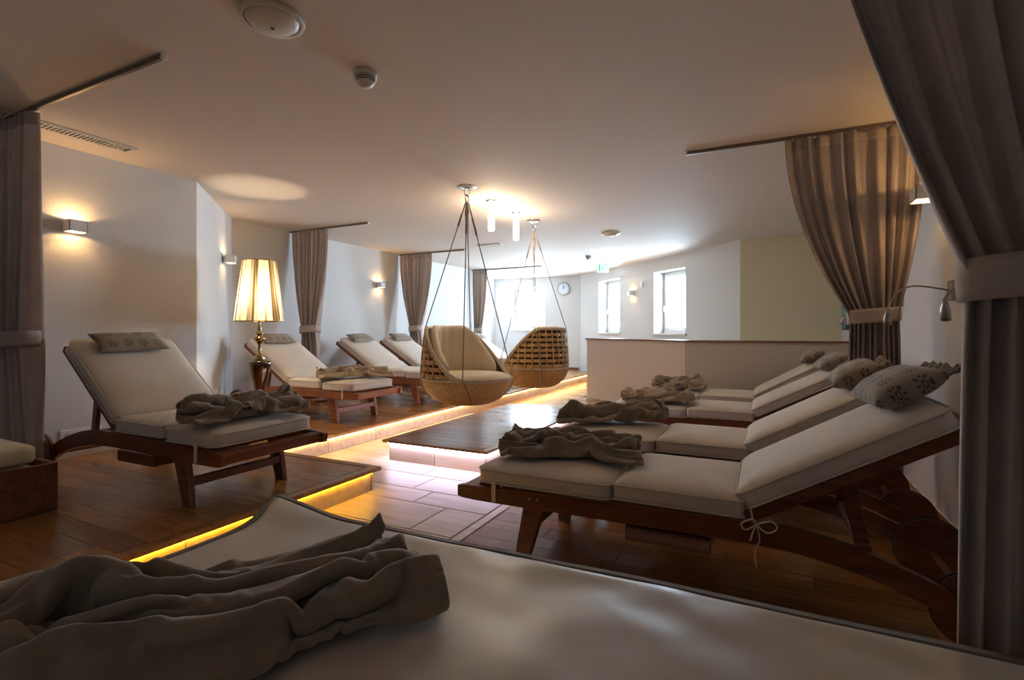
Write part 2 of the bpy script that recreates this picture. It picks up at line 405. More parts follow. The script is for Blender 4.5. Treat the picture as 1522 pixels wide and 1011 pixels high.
# stone walkway
rows = []; y = 2.19; hs = [.36, .22, .29]; js = [-1.69, -1.94, -2.11]; i = 0
while y < 5.6:
    h_ = hs[i % 3]; j0 = js[i % 3]+(.0 if i < 3 else random.uniform(-.2, .2)); st = random.choice((.62, .7))
    rows.append((y, min(y+h_, 5.7), sorted([j0+k*st for k in range(-4, 3)]))); y += h_; i += 1
y = 2.19; i = 2
while y > -1.6:
    h_ = hs[i % 3]; j0 = random.uniform(-2.1, -1.6); rows.append((y-h_, y, sorted([j0+k*.66 for k in range(-4, 3)]))); y -= h_; i -= 1
tiles(floor, rows, -3.38, -1.425, 0)
q0 = -1.6
while q0 < 5.6:
    q = BM(); box(q, (-.028, -.597, -.02), (.028, .597, 0), .002); obj('border_tile', q, M_tile, floor, loc=(-1.393, q0+.6, 0)); q0 += 1.2
bm = BM(); box(bm, (-1.36, -2, -.12), (.92, 7.9, -.021)); fw = struct('floor', bm, M_slab)
planks(fw, lambda y: (-1.36, .92), .6, 6.48, 0)
bm = BM(); box(bm, (-3.38, 5.72, -.12), (-1.36, 11.2, -.0205)); fw2 = struct('floor', bm, M_slab)
planks(fw2, lambda y: (-3.38, min(-1.365, -2.55+max(0, (7.89-y)/.82)) if y < 7.8 else -2.62), 5.72, 10.4, 0)

def led(name, parent, lo, hi, m):
    bm = BM(); box(bm, lo, hi); return obj(name, bm, m, parent)
def platform(name, label, z, x0, x1, y0, y1, riser_sides, x_of=None):
    root = thing(name, label, 'platform', ((x0+x1)/2, (y0+y1)/2, 0))
    off = Vector((-(x0+x1)/2, -(y0+y1)/2, 0))
    def P_(nm, lo, hi, m, bev=0, sm=False):
        bm = BM(); box(bm, Vector(lo)+off, Vector(hi)+off, bev, 2); return obj(nm, bm, m, root)
    return root, off, P_
LIP = .028
# near platform
pn, off, Pn = platform('wooden_platform', 'low wooden platform with yellow light strip, carrying the lounger beside the crate', PZ, -4.41, -2.28, -1.9, 2.66, None)
Pn('body', (-4.405, -1.9, 0), (-2.335, 2.615, PZ-LIP-.002), M_slab)
Pn('deck', (-4.405, -1.9, PZ-LIP), (-2.345, 2.655, PZ-.0205), M_slab)
planks(pn, lambda y: (-4.405+off.x, -2.345+off.x), .42+off.y, 2.595+off.y, PZ)
Pn('nosing', (-2.345, -1.9, PZ-LIP), (-2.28, 2.66, PZ), M_plank, .006)
Pn('nosing', (-4.405, 2.595, PZ-LIP), (-2.345, 2.66, PZ), M_plank, .006)
y = -1.6
while y < 2.6:
    yb = min(y+.6, 2.62); Pn('riser_tile', (-2.335, y+.002, .001), (-2.32, yb-.002, PZ-LIP-.001), M_tile, .002); y += .6
for k in range(4):
    Pn('riser_tile', (-3.3+k*.245, 2.615, .001), (-3.06+k*.245, 2.63, PZ-LIP-.001), M_tile, .002)
led('led_strip', pn, Vector((-2.319, -1.8, PZ-LIP-.010))+off, Vector((-2.305, 2.6, PZ-LIP-.002))+off, M_ledy)
# long platform along the curtained wall
pb, off, Pb = platform('wooden_platform', 'long low wooden platform along the curtained wall under the row of loungers', PZ, -5.52, -3.34, 2.66, 11.28, None)
Pb('body', (-5.515, 3.9, 0), (-3.395, 10.8, PZ-LIP-.002), M_slab); Pb('body', (-5.515, 10.8, 0), (-3.86, 11.28, PZ-LIP-.002), M_slab)
Pb('body', (-4.4, 2.66, 0), (-3.395, 3.87, PZ-LIP-.002), M_slab)
Pb('deck', (-5.515, 3.9, PZ-LIP), (-3.405, 10.8, PZ-.0205), M_slab); Pb('deck', (-5.515, 10.8, PZ-LIP), (-3.86, 11.28, PZ-.0205), M_slab)
Pb('deck', (-4.40, 2.66, PZ-LIP), (-3.405, 3.87, PZ-.0205), M_slab)
nb = planks(pb, lambda y: ((max(-5.51, -4.41-max(0, (y-off.y-2.756))*.996) if y-off.y < 9.9 else -5.51)+off.x, (-3.405 if y-off.y < 10.78 else -3.405-(y-off.y-10.72))+off.x), 2.66+off.y, 11.28+off.y, PZ, .13)
Pb('nosing', (-3.405, 2.66, PZ-LIP), (-3.34, 10.8, PZ), M_plank, .006)
y = 2.66
while y < 10.7:
    yb = min(y+.6, 10.8); Pb('riser_tile', (-3.395, y+.002, .001), (-3.38, yb-.002, PZ-LIP-.001), M_tile, .002); y += .6
led('led_strip', pb, Vector((-3.379, 2.68, PZ-LIP-.010))+off, Vector((-3.365, 10.78, PZ-LIP-.002))+off, M_ledw)
# middle platform
pm, off, Pm = platform('wooden_step', 'free-standing wooden step with pale lavender light strip in the stone walkway', MZ, -2.79, -1.81, 3.26, 5.57, None)
Pm('body', (-2.735, 3.315, 0), (-1.865, 5.52, MZ-.022), M_slab)
Pm('deck', (-2.72, 3.33, MZ-.02), (-1.88, 5.50, MZ-.0205+.004), M_slab)
planks(pm, lambda y: (-2.725+off.x, -1.875+off.x), 3.325+off.y, 5.505+off.y, MZ, .12, 'plank', (.85, .85, .5), .012)
for lo, hi in (((-2.79, 3.26), (-2.725, 5.57)), ((-1.875, 3.26), (-1.81, 5.57)), ((-2.725, 3.26), (-1.875, 3.325)), ((-2.725, 5.505), (-1.875, 5.57))):
    Pm('nosing', (*lo, MZ-.022), (*hi, MZ), M_plank, .004)
for k in range(2):
    Pm('riser_tile', (-2.75+k*.45, 3.30, .001), (-2.304+k*.45, 3.315, MZ-.024), M_tile, .002)
for k in range(4):
    Pm('riser_tile', (-1.865, 3.317+k*.55, .001), (-1.85, 3.863+k*.55, MZ-.024), M_tile, .002)
    Pm('riser_tile', (-2.75, 3.317+k*.55, .001), (-2.735, 3.863+k*.55, MZ-.024), M_tile, .002)
led('led_strip', pm, Vector((-2.75, 3.284, MZ-.034))+off, Vector((-1.85, 3.298, MZ-.024))+off, M_ledv)
led('led_strip', pm, Vector((-1.848, 3.3, MZ-.034))+off, Vector((-1.834, 5.5, MZ-.024))+off, M_ledv)
led('led_strip', pm, Vector((-2.766, 3.3, MZ-.034))+off, Vector((-2.752, 5.5, MZ-.024))+off, M_ledv)

# ---------------------------------------------------------------- loungers
def lounger(label, group, loc, rotz, hx=.95, wx=1.66, Lb=.74, ang=35, wd=.62, m=M_teak, cut=.5, bow=False, inner=False):
    """local: foot end at x=0, head towards +x, centre line y=0, floor z=0"""
    t = thing('sun_lounger', label, 'lounger', loc, rotz, group)
    hw = wd/2; zt = .33
    for s in (-1, 1):
        top = catmull([(-.035, .290), (-.02, .307), (.25, .315), (hx*.6, .328), (hx, .333), (hx+(wx-hx)*.3, .325), (hx+(wx-hx)*.65, .265), (wx, .165)], 20)
        bot = catmull([(-.035, .268), (-.02, .246), (.25, .243), (hx*.6, .250), (hx, .252), (hx+(wx-hx)*.3, .238), (hx+(wx-hx)*.65, .182), (wx-.02, .085)], 20)
        bm = BM(); prism(bm, top+bot[::-1], s*hw-.016, s*hw+.016, .004); obj('side_rail', bm, m, t)
        # splayed tapering front leg
        bm = BM(); prism(bm, [(.30, .26), (.41, .26), (.325, .0), (.255, .0)], s*(hw-.034)-.017, s*(hw-.034)+.017, .004); lg = obj('leg', bm, m, t)
        for bx in (.345, .385):
            b2 = BM(); tube(b2, [(bx, s*(hw+.014), .29), (bx, s*(hw+.020), .29)], .006, 8); obj('bolt', b2, M_nickel, lg)
        # wheel
        W0 = hw+.018 if not inner else hw-.055
        bm = BM(); tube(bm, [(wx, s*W0, .133), (wx, s*(W0+.032), .133)], .128, 28); wh = obj('wheel', bm, m, t)
        b2 = BM(); tube(b2, [(wx, s*(W0+.032), .133), (wx, s*(W0+.038), .133)], .02, 12); obj('hub', b2, M_nickel, wh)
        b2 = BM(); tube(b2, [(wx+.129*math.cos(a), s*(W0+.016), .1335+.129*math.sin(a)) for a in [2*PI*i/28 for i in range(28)]], .004, 6, True); obj('tyre', b2, M_black, wh)
    bm = BM(); tube(bm, [(wx, -hw, .133), (wx, hw, .133)], .012, 10); obj('axle', bm, m, t)
    bm = BM(); box(bm, (.285, -hw+.045, .10), (.315, hw-.045, .145), .004); obj('stretcher', bm, m, t)
    bm = BM(); box(bm, (-.02, -hw+.0165, .25), (.05, hw-.0165, .305), .006, 2); obj('end_board', bm, m, t)
    x = .10
    while x < hx-.05:
        bm = BM(); box(bm, (x, -hw+.016, .30), (x+.06, hw-.016, .318), .003); obj('slat', bm, m, t); x += .085
    # pull-out tray
    bm = BM(); box(bm, (hx*.62, -hw+.018, .168), (hx*.62+.34, hw-.018, .228), .004); tr = obj('tray', bm, m, t)
    # backrest frame
    ca, sa = math.cos(math.radians(ang)), math.sin(math.radians(ang))
    RM = Matrix.Translation((hx, 0, .325)) @ Matrix.Rotation(-math.radians(ang), 4, 'Y')
    for s in (-1, 1):
        bm = BM(); box(bm, (0, s*(hw-.03)-.014, -.01), (Lb+.03, s*(hw-.03)+.014, .035), .004); xform(bm, RM); obj('backrest_rail', bm, m, t)
        p0 = RM @ Vector((Lb*.50, s*(hw-.07), -.005)); p1 = Vector((p0.x+.05, p0.y, .235))
        bm = BM(); d = .024
        prism(bm, [(p0.x-d, p0.z), (p0.x+d, p0.z), (p1.x+d, p1.z), (p1.x-d, p1.z)], p0.y-.012, p0.y+.012, .003); obj('prop', bm, m, t)
    bm = BM(); px = (RM @ Vector((Lb*.5, 0, 0))).x+.045; box(bm, (px-.02, -hw+.02, .262), (px+.02, hw-.02, .30), .003); obj('prop_bar', bm, m, t)
    k = .05
    while k < Lb:
        bm = BM(); box(bm, (k, -hw+.045, .012), (k+.06, hw-.045, .028), .003); xform(bm, RM); obj('slat', bm, m, t); k += .1
    # cushion
    cw = hw-.006; tk = .078
    c = bpy.data.objects.new('cushion', None); C.objects.link(c); c.parent = t; c.empty_display_size = .05
    segs = [(.055, hx*cut, Matrix.Translation((0, 0, .322))), (hx*cut+.004, hx-.012, Matrix.Translation((0, 0, .332))), (.012, Lb+.005, RM @ Matrix.Translation((0, 0, .036)))]
    for nm, (a, b, Mx) in zip(('foot_cushion', 'seat_cushion', 'back_cushion'), segs):
        bm = BM(); soft_slab(bm, a, b, -cw, cw, tk, .05 if nm != 'seat_cushion' else .025, .02); xform(bm, Mx); cu = obj(nm, bm, M_cush, c, True)
        for zz in (.006, tk-.012):
            pts = [Mx @ Vector((x_, y_, zz)) for x_, y_ in rrect(a-.002, b+.002, -cw-.002, cw+.002, .05 if nm != 'seat_cushion' else .025)]
            b2 = BM(); tube(b2, pts, .0042, 6, True)
            q = obj('piping', b2, M_pipe, c, True)
    for s in (-1, 1):   # foot strap round the rail
        bm = BM(); box(bm, (.15, s*(hw+.018)-.002, .248), (.172, s*(hw+.018)+.002, .345)); obj('strap', bm, M_pipe, c)
    if bow:
        b0 = Vector((hx+.03, -hw-.022, .33)); bm = BM()
        tube(bm, [b0+Vector((-.02, .03, .05)), b0+Vector((-.01, .0, .01)), b0], .0035, 6)
        for a in (-1, 1):
            tube(bm, catmull([b0, b0+Vector((.03*a+.02, -.008, .022)), b0+Vector((.06*a+.01, -.012, .0)), b0+Vector((.035*a, -.01, -.022)), b0], 14), .0035, 6)
        tube(bm, catmull([b0, b0+Vector((.012, -.01, -.05)), b0+Vector((-.004, -.012, -.10)), b0+Vector((.002, -.014, -.155))], 10), .0032, 6)
        tube(bm, catmull([b0, b0+Vector((-.012, -.01, -.03)), b0+Vector((-.02, -.012, -.06))], 8), .0032, 6)
        obj('tie_cord', bm, M_pipe, c, True)
    Wm = Matrix.Translation(loc) @ Matrix.Rotation(rotz, 4, 'Z')
    return t, Wm, RM, hw, tk

def pillow(label, group, W, RM, hw, tk, pos, size=(.17, .40), th=.085, rot=0, yoff=0, ruffle=False):
    """pos: distance along the backrest of the pillow centre"""
    Mx = W @ RM @ Matrix.Translation((pos, yoff, .036+tk+.020)) @ Matrix.Rotation(rot, 4, 'Z')
    bm = BM(); a, b = size[0]/2, size[1]/2
    nu, nv = 20, 28
    def sh(sgn):
        def f(u_, v_):
            x = (2*u_-1); y = (2*v_-1)
            e = max(0, (1-abs(x)**2.6))**.5*max(0, (1-abs(y)**3.2))**.5
            pin = 1+.05*(abs(x*y))
            z = th*.5*e*sgn + .004*noise.noise(Vector((x*3, y*4, sgn)))*e
            return Vector((x*a*pin*(1-.05*(1-y*y)), y*b*pin*(1-.03*(1-x*x)), z+th*.46))
        return f
    grid(bm, sh(1), nu, nv); grid(bm, sh(-1), nu, nv); bmesh.ops.remove_doubles(bm, verts=bm.verts[:], dist=1e-4)
    # settle on the cushion: flatten the lower side
    for v in bm.verts: v.co.z = max(v.co.z, .012-.012*(abs(v.co.x)/a)**2)
    if ruffle:
        root = bpy.data.objects.new('pillow', None); C.objects.link(root); root.matrix_world = Mx; tag(root, label, 'pillow', group)
        obj('pillow_body', bm, M_pill, root, True)
        b2 = BM()
        def rf(u_, v_):
            y = (2*u_-1)*b*.98; k = v_
            return Vector((a*.97+.05*k, y+.006*math.sin(u_*50)*k, th*.42+(.015*k)*math.sin(u_*58+3*math.sin(u_*17))+.006*k+.01*k*noise.noise(Vector((u_*9, 3, 1)))))
        grid(b2, rf, 90, 5); r_ = obj('ruffle', b2, M_pill, root, True)
        sm = r_.modifiers.new('s', 'SOLIDIFY'); sm.thickness = .003
        return root
    o = obj('pillow', bm, M_pill, None, True); o.matrix_world = Mx; return tag(o, label, 'pillow', group)

def crumple(Lx, Ly, squeeze, pleats, seed, n=(46, 38), frames=30, lift=.03, bend=.6):
    """a loosely pleated sheet of fleece falls on a flat top; returns the settled mesh"""
    bm = BM()
    def f(u_, v_):
        w_ = squeeze*(1+.3*noise.noise(Vector((u_*2.5, seed, 0))))
        amp = Ly/(pleats*4)*math.sqrt(max(0, 1-w_*w_))
        ph = v_*pleats*2*PI+1.8*noise.noise(Vector((u_*2.2, seed+5, 0)))
        return Vector(((u_-.5)*Lx+.05*Lx*noise.noise(Vector((v_*2, seed, 9))), (v_-.5)*Ly*w_+.06*Ly*math.sin(u_*3+seed), .09+amp*(1+math.sin(ph))+lift*noise.noise(Vector((u_*5, v_*3, seed)))))
    grid(bm, f, n[0], n[1]); me = bpy.data.meshes.new('blanket'); bm.to_mesh(me); bm.free()
    o = bpy.data.objects.new('blanket_sim', me); C.objects.link(o)
    pm_ = bpy.data.meshes.new('top'); pm_.from_pydata([(-3, -3, 0), (3, -3, 0), (3, 3, 0), (-3, 3, 0)], [], [(0, 1, 2, 3)])
    p_ = bpy.data.objects.new('top_sim', pm_); C.objects.link(p_); p_.modifiers.new('c', 'COLLISION'); p_.collision.thickness_outer = .006; p_.collision.cloth_friction = 30
    m_ = o.modifiers.new('c', 'CLOTH'); st = m_.settings; st.quality = 4; st.mass = .35; st.tension_stiffness = 12; st.compression_stiffness = 12; st.shear_stiffness = 6; st.bending_stiffness = bend; st.air_damping = 2
    cs = m_.collision_settings; cs.use_self_collision = True; cs.self_distance_min = .008; cs.distance_min = .006; cs.self_friction = 12
    for fr_ in range(1, frames+1): S.frame_set(fr_)
    r = bpy.data.meshes.new_from_object(o.evaluated_get(bpy.context.evaluated_depsgraph_get()))
    bpy.data.objects.remove(o); bpy.data.objects.remove(p_); S.frame_set(1)
    for q in r.polygons: q.use_smooth = True
    return r
def blanket(label, group, me, loc, rot, m, sc=(1, 1, 1), thick=.010):
    key = m.name
    if not me.materials: me.materials.append(m)
    elif me.materials[0] != m: me = me.copy(); me.materials.clear(); me.materials.append(m)
    o = bpy.data.objects.new('blanket', me); C.objects.link(o)
    o.location = loc; o.rotation_euler = (0, 0, math.radians(rot)); o.scale = sc
    sd = o.modifiers.new('s', 'SOLIDIFY'); sd.thickness = thick; sd.offset = 0
    sb = o.modifiers.new('u', 'SUBSURF'); sb.levels = 1; sb.render_levels = 2
    return tag(o, label, 'blanket', group)
FL_A = crumple(.80, .80, .42, 3, 1.0); FL_B = crumple(.78, .85, .40, 3, 5.3); FL_C = crumple(1.15, 1.05, .40, 3.5, 2.2, (56, 46), 30)

GL = 'loungers on the long platform'; GR = 'loungers along the reading-lamp wall'
# --- left loungers (head towards the wall, -X)
def left(label, foot, yc, z=PZ, **k): return lounger(label, GL, (foot, yc, z), PI, **k)
l1 = left('dark wooden lounger beside the crate of towels, backrest raised steeply', -2.34, 1.885, ang=38, Lb=.71)
l2 = left('reddish wooden lounger right behind the gold floor lamp', -3.45, 3.98, ang=31.5, Lb=.76, m=M_teakx)
l3 = left('wooden lounger with bare cushion, between the two tied-back curtains, behind the lamp lounger', -3.52, 5.38, ang=31, Lb=.76, m=M_teakx)
l4 = left('wooden lounger half hidden behind the front hanging basket chair', -3.55, 6.28, ang=31, Lb=.76, m=M_teakx)
l5 = left('wooden lounger glimpsed between the two hanging basket chairs', -3.45, 8.45, ang=31, Lb=.76, m=M_teakx)
GP = 'taupe embroidered pillows'
for ld, lab, (p_, r_) in ((l1, 'taupe embroidered pillow on the steeply raised lounger by the crate', (.605, .03)),
                  (l2, 'taupe pillow at the head of the lounger behind the lamp', (.67, -.02)),
                  (l3, 'taupe pillow on the lounger with the bare cushion between curtains', (.67, .05)),
                  (l4, 'taupe pillow on the lounger behind the front hanging chair', (.67, -.04)),
                  (l5, 'pale pillow on the lounger between the hanging chairs', (.67, 0))):
    pillow(lab, GP, ld[1], ld[2], ld[3], ld[4], p_, (.17, .40), .075, r_, .02)
# --- right loungers (head towards +X)
def right(label, yc, **k): return lounger(label, GR, (-1.30, yc, 0), 0, hx=1.245, wx=1.93, Lb=.76, inner=True, cut=.575, **k)
r1 = right('dark wooden lounger next to the big foreground curtain, cord bow at its hinge', 2.44, ang=30, bow=True)
r2 = right('dark wooden lounger second from the big foreground curtain', 3.41, ang=29, bow=True)
r3 = right('dark wooden lounger third from the foreground curtain, past the second curtain', 4.78, ang=28)
r4 = right('dark wooden lounger nearest the low parapet wall', 5.80, ang=30)
pillow('large taupe eyelet pillow with gathered end, on the lounger beside the foreground curtain', GP, r1[1], r1[2], r1[3], r1[4], .70, (.24, .44), .12, .06, 0, True)
pillow('taupe eyelet pillow with gathered end, on the second lounger from the foreground curtain', GP, r2[1], r2[2], r2[3], r2[4], .68, (.24, .42), .115, -.05, 0, True)
pillow('taupe pillow on the third lounger, partly behind the tied curtain', GP, r3[1], r3[2], r3[3], r3[4], .70, (.22, .40), .10, .05)
pillow('taupe pillow on the lounger nearest the parapet', GP, r4[1], r4[2], r4[3], r4[4], .66, (.22, .42), .11, -.04)

# ---------------------------------------------------------------- blankets
GB = 'fleece blankets on the loungers'
zc = .425; zl = PZ+.425
blanket('taupe fleece blanket bunched on the foot of the lounger beside the foreground curtain', GB, FL_A, (-.90, 2.47, zc), 12, M_blank, (.95, 1, 1.4), .014)
blanket('taupe fleece blanket in a heap on the second lounger from the foreground curtain', GB, FL_B, (-.90, 3.44, zc), 172, M_blank, (.95, 1, 1.4), .014)
blanket('beige fleece blanket rumpled on the third lounger from the foreground curtain', GB, FL_A, (-.86, 4.76, zc), 190, M_blankl, (.85, 1, 1.4), .014)
blanket('beige fleece blanket thrown on the lounger nearest the parapet', GB, FL_B, (-.86, 5.80, zc), 8, M_blankl, (.85, 1, 1.4), .014)
blanket('taupe fleece blanket folded across the foot of the lounger by the crate', GB, FL_B, (-2.66, 1.90, zl), 58, M_blank, (1.0, 1.0, 1.3), .014)
blanket('beige fleece blanket rolled across the foot of the lounger behind the lamp', GB, FL_A, (-3.80, 3.99, zl), 50, M_blankl, (.98, .95, 1.4), .014)
blanket('beige fleece blanket on the lounger behind the front hanging chair', GB, FL_B, (-3.93, 6.26, zl+.004), 200, M_blankl, (.75, .8, .9))

# ---------------------------------------------------------------- foreground daybed
db = thing('daybed', 'wide daybed covered by a pale smooth sheet, at the foot of the foreground curtain', 'daybed', (-.3, .5, 0))
BX0, BX1, BY0, BY1, BZ = -1.20, 1.18, -.85, .80, .42     # relative to (-.3,.5)
bm = BM(); nx, ny = 150, 110
def sheet(u_, v_):
    x = BX0+(BX1-BX0)*u_; y = BY0+(BY1-BY0)*v_
    e = min(u_*(BX1-BX0), (1-u_)*(BX1-BX0), v_*(BY1-BY0), (1-v_)*(BY1-BY0))
    z = BZ+.0*e
    rnd = .045
    if e < rnd: z -= rnd*(1-math.sqrt(max(0, 1-(1-e/rnd)**2)))*.22
    p = Vector((x*2.2, y*5, 0)); ed = math.exp(-((BY1-y)/.35))
    z += .010*noise.noise(Vector((x*3.1+1, y*3.1, 4)))+.012*ed*noise.noise(Vector((x*7+y*5, y*6-x*3, 2)))*min(1, e/.05)
    cr = math.exp(-(((x-BX0)/.13)**2+((y-BY1)/.15)**2)); z += .022*cr; x -= .11*cr**2; y += .02*cr**2
    y += .012*math.sin(x*2.3+1)*v_
    return Vector((x, y, z))
grid(bm, sheet, nx, ny)
top_edge = [sheet(i/nx, 1) for i in range(nx+1)]; left_edge = [sheet(0, j/ny) for j in range(ny, -1, -1)]
loop = [sheet(i/nx, 0) for i in range(nx+1)]+[sheet(1, j/ny) for j in range(ny+1)]+[sheet(1-i/nx, 1) for i in range(nx+1)]+[sheet(0, 1-j/ny) for j in range(ny+1)]
obj('sheet', bm, M_sheet, db, True)
bm = BM()
def skirt(u_, v_):
    p = loop[min(int(round(u_*(len(loop)-1))), len(loop)-1)]
    return Vector((p.x, p.y, p.z-.11*v_-.004))
grid(bm, skirt, len(loop)-1, 4); cc = Vector(((BX0+BX1)/2, (BY0+BY1)/2, 0))
def flange(u_, v_):
    p = loop[min(int(round(u_*(len(loop)-1))), len(loop)-1)]; ex = 1 if p.x > cc.x else -1; ey = 1 if p.y > cc.y else -1
    dx = ex if abs(p.x-(BX1 if ex > 0 else BX0)) < .16 else 0; dy = ey if abs(p.y-(BY1 if ey > 0 else BY0)) < .06 else 0
    return Vector((p.x+dx*.03*v_, p.y+dy*.03*v_, p.z+.003-.003*v_))
grid(bm, flange, len(loop)-1, 2); obj('sheet_border', bm, M_hem, db, True)
bm = BM(); tube(bm, loop[::2], .0075, 6, True); obj('edge_piping', bm, M_hem, db, True)
bm = BM(); box(bm, (BX0+.04, BY0+.04, .17), (BX1-.03, BY1-.05, .325), .01); obj('base_frame', bm, M_teak, db)
for lx in (BX0+.15, BX1-.15):
    for ly in (BY0+.12, BY1-.12):
        bm = BM(); box(bm, (lx-.03, ly-.03, 0), (lx+.03, ly+.03, .18), .004); obj('leg', bm, M_teak, db)
blanket('large dark brown fleece blanket lying in long folds on the foreground daybed', None, FL_C, (-1.03, .665, BZ+.006), 238, M_blank, (.82, .98, 1.4), .016)

# ---------------------------------------------------------------- crate with towels
cr = thing('wooden_crate', 'dark wooden crate standing at the platform by the left curtain', 'crate', (-3.50, .93, PZ))
for nm, lo, hi in (('side_board', (.30, -.36, 0), (.32, .36, .24)), ('side_board', (-.32, -.36, 0), (-.30, .36, .24)), ('end_board', (-.30, .34, 0), (.30, .36, .24)), ('end_board', (-.30, -.36, 0), (.30, -.34, .24)), ('bottom_board', (-.30, -.34, .01), (.30, .34, .03))):
    bm = BM(); box(bm, lo, hi, .003); obj(nm, bm, M_teak, cr)
for k, (zz, w_) in enumerate(((PZ+.031, .27), (PZ+.137, .265), (PZ+.243, .255))):
    bm = BM(); soft_slab(bm, -w_, w_, -.31, .31, .085, .05, .012)
    for v in bm.verts: v.co.z += .006*noise.noise(Vector((v.co.x*6, v.co.y*6, k)))*(v.co.z > .03)
    o = obj('folded_towel', bm, M_towel, None, True); o.location = (-3.50, .93, zz)
    tag(o, ('cream folded towel at the bottom of the wooden crate', 'cream folded towel in the middle of the pile in the crate', 'cream folded towel on top of the pile in the crate')[k], 'towel', 'towels in the crate')
bm = BM(); prof = catmull([(-.12, .01), (-.10, .035), (0, .045), (.1, .04), (.13, .015)], 16)
prism(bm, prof+[(.12, .0), (-.11, .0)], -.1, .1, .004); o = obj('washcloth', bm, M_white, None, True); o.location = (-3.56, .97, PZ+.348)
tag(o, 'small white rolled cloth on top of the towels in the crate', 'towel')

# ---------------------------------------------------------------- curtains and rails
def rail(x0, x1, y, label):
    t = thing('curtain_rail', label, 'curtain rail', ((x0+x1)/2, y, H-.022), 0, 'ceiling curtain rails')
    bm = BM(); box(bm, (-(x1-x0)/2, -.011, 0), ((x1-x0)/2, .011, .022), .003); obj('track', bm, M_rail, t)
    for s in (-1, 1):
        bm = BM(); box(bm, (s*(x1-x0)/2-.008, -.013, -.004), (s*(x1-x0)/2+.008, .013, .022), .002); obj('end_cap', bm, M_white, t)
def curtain(label, y, xt, xk, xb, zk, zb_, nf=11, amp=.05, seed=0, pw=1.9):
    cx = (xk[0]+xk[1])/2; t = thing('curtain', label, 'curtain', (cx, y, zb_), 0, 'tied-back greige curtains')
    zt = H-.024
    def edges(z):
        if z >= zk:
            q = (zt-z)/(zt-zk); e = q**pw
            return xt[0]+(xk[0]-xt[0])*e, xt[1]+(xk[1]-xt[1])*e, q
        q = (zk-z)/(zk-zb_); e = min(1, q*1.1)**.75
        return xk[0]+(xb[0]-xk[0])*e, xk[1]+(xb[1]-xk[1])*e, 1-q
    def fy(u_, z, q):
        ph = 2*PI*nf*(u_+.030*math.sin(8*u_+seed)+.016*math.sin(19*u_+seed*2))
        a = amp*(.55+.45*math.sin(u_*13+seed)**2)*(.55+.6*q)
        return a*math.sin(ph+.5*noise.noise(Vector((u_*5, z*1.5, seed))))+.3*a*math.sin(2.3*ph+seed)
    def f(u_, v_):
        z = zt-(zt-zb_)*v_; a, b, q = edges(z)
        return Vector((a+(b-a)*u_-cx, fy(u_, z, q), z-zb_))
    bm = BM(); grid(bm, f, nf*14, 56); c = obj('curtain_panel', bm, M_curt, t, True); sm = c.modifiers.new('s', 'SOLIDIFY'); sm.thickness = .0025
    bm = BM()
    def g(u_, v_):
        z = zt-.002-.07*v_; a, b, q = edges(z)
        return Vector((a+(b-a)*u_-cx, fy(u_, z, q)*1.0-.004, z-zb_))
    grid(bm, g, nf*14, 3); hd = obj('heading_tape', bm, M_band, t, True); sm = hd.modifiers.new('s', 'SOLIDIFY'); sm.thickness = .003; sm.offset = 0
    bm = BM()   # front hem along the leading edge
    def hm(u_, v_):
        z = zt-(zt-zb_)*v_; a, b, q = edges(z); w_ = .022*(b-a)/(xt[1]-xt[0])+.008
        uu = u_*w_/(b-a)
        return Vector((a-.003+w_*u_-cx, fy(uu, z, q)-.004, z-zb_))
    grid(bm, hm, 4, 56); he = obj('hem', bm, M_band, t, True); sm = he.modifiers.new('s', 'SOLIDIFY'); sm.thickness = .003; sm.offset = 0
    # tieback band
    bm = BM(); rx = (xk[1]-xk[0])/2+.012; ry = amp*1.55+.012
    def tb(u_, v_):
        an = 2*PI*u_; e_ = .75
        sgn = lambda s: (abs(s)**e_)*(1 if s >= 0 else -1)
        return Vector((sgn(math.cos(an))*rx*(1+.02*math.sin(PI*v_)), sgn(math.sin(an))*ry, zk-.045+.09*v_-zb_+.012*math.cos(an)))
    grid(bm, tb, 48, 4, True); o_ = obj('tieback', bm, M_band, t, True); sm = o_.modifiers.new('s', 'SOLIDIFY'); sm.thickness = .006
    return t
rail(-4.41, -2.52, 1.42, 'dark ceiling curtain rail above the crate')
rail(-5.52, -4.20, 4.67, 'ceiling rail of the curtain behind the lamp lounger')
rail(-5.52, -4.22, 6.88, 'ceiling rail of the curtain left of the front hanging chair')
rail(-5.52, -3.92, 9.28, 'ceiling rail of the farthest curtain, behind the hanging chairs')
rail(-.50, .92, 3.87, 'ceiling rail of the curtain over the reading-lamp loungers')
rail(-.50, .92, 1.42, 'ceiling rail of the large foreground curtain')
curtain('dark tied-back curtain on the left wall behind the crate', 1.42, (-4.36, -3.79), (-4.22, -3.82), (-4.26, -3.75), 1.0, PZ+.02, 8, .055, 1)
curtain('tied-back curtain behind the lamp lounger', 4.67, (-5.50, -4.83), (-5.29, -5.03), (-5.30, -4.97), 1.08, PZ+.02, 8, .055, 2)
curtain('tied-back curtain beside the lounger with bare cushion', 6.88, (-5.50, -4.84), (-5.28, -5.07), (-5.30, -4.98), 1.10, PZ+.02, 8, .055, 3)
curtain('farthest tied-back curtain, next to the back window', 9.28, (-5.50, -5.15), (-5.46, -5.28), (-5.47, -5.2), 1.08, PZ+.02, 9, .03, 4)
curtain('tied-back curtain between the second and third reading-lamp loungers', 3.87, (.13, .89), (.49, .745), (.475, .77), 1.15, .02, 9, .045, 5)
curtain('large tied-back curtain in the foreground beside the daybed', 1.42, (.085, .89), (.392, .74), (.37, .80), 1.17, .02, 8, .05, 6, 1.4)

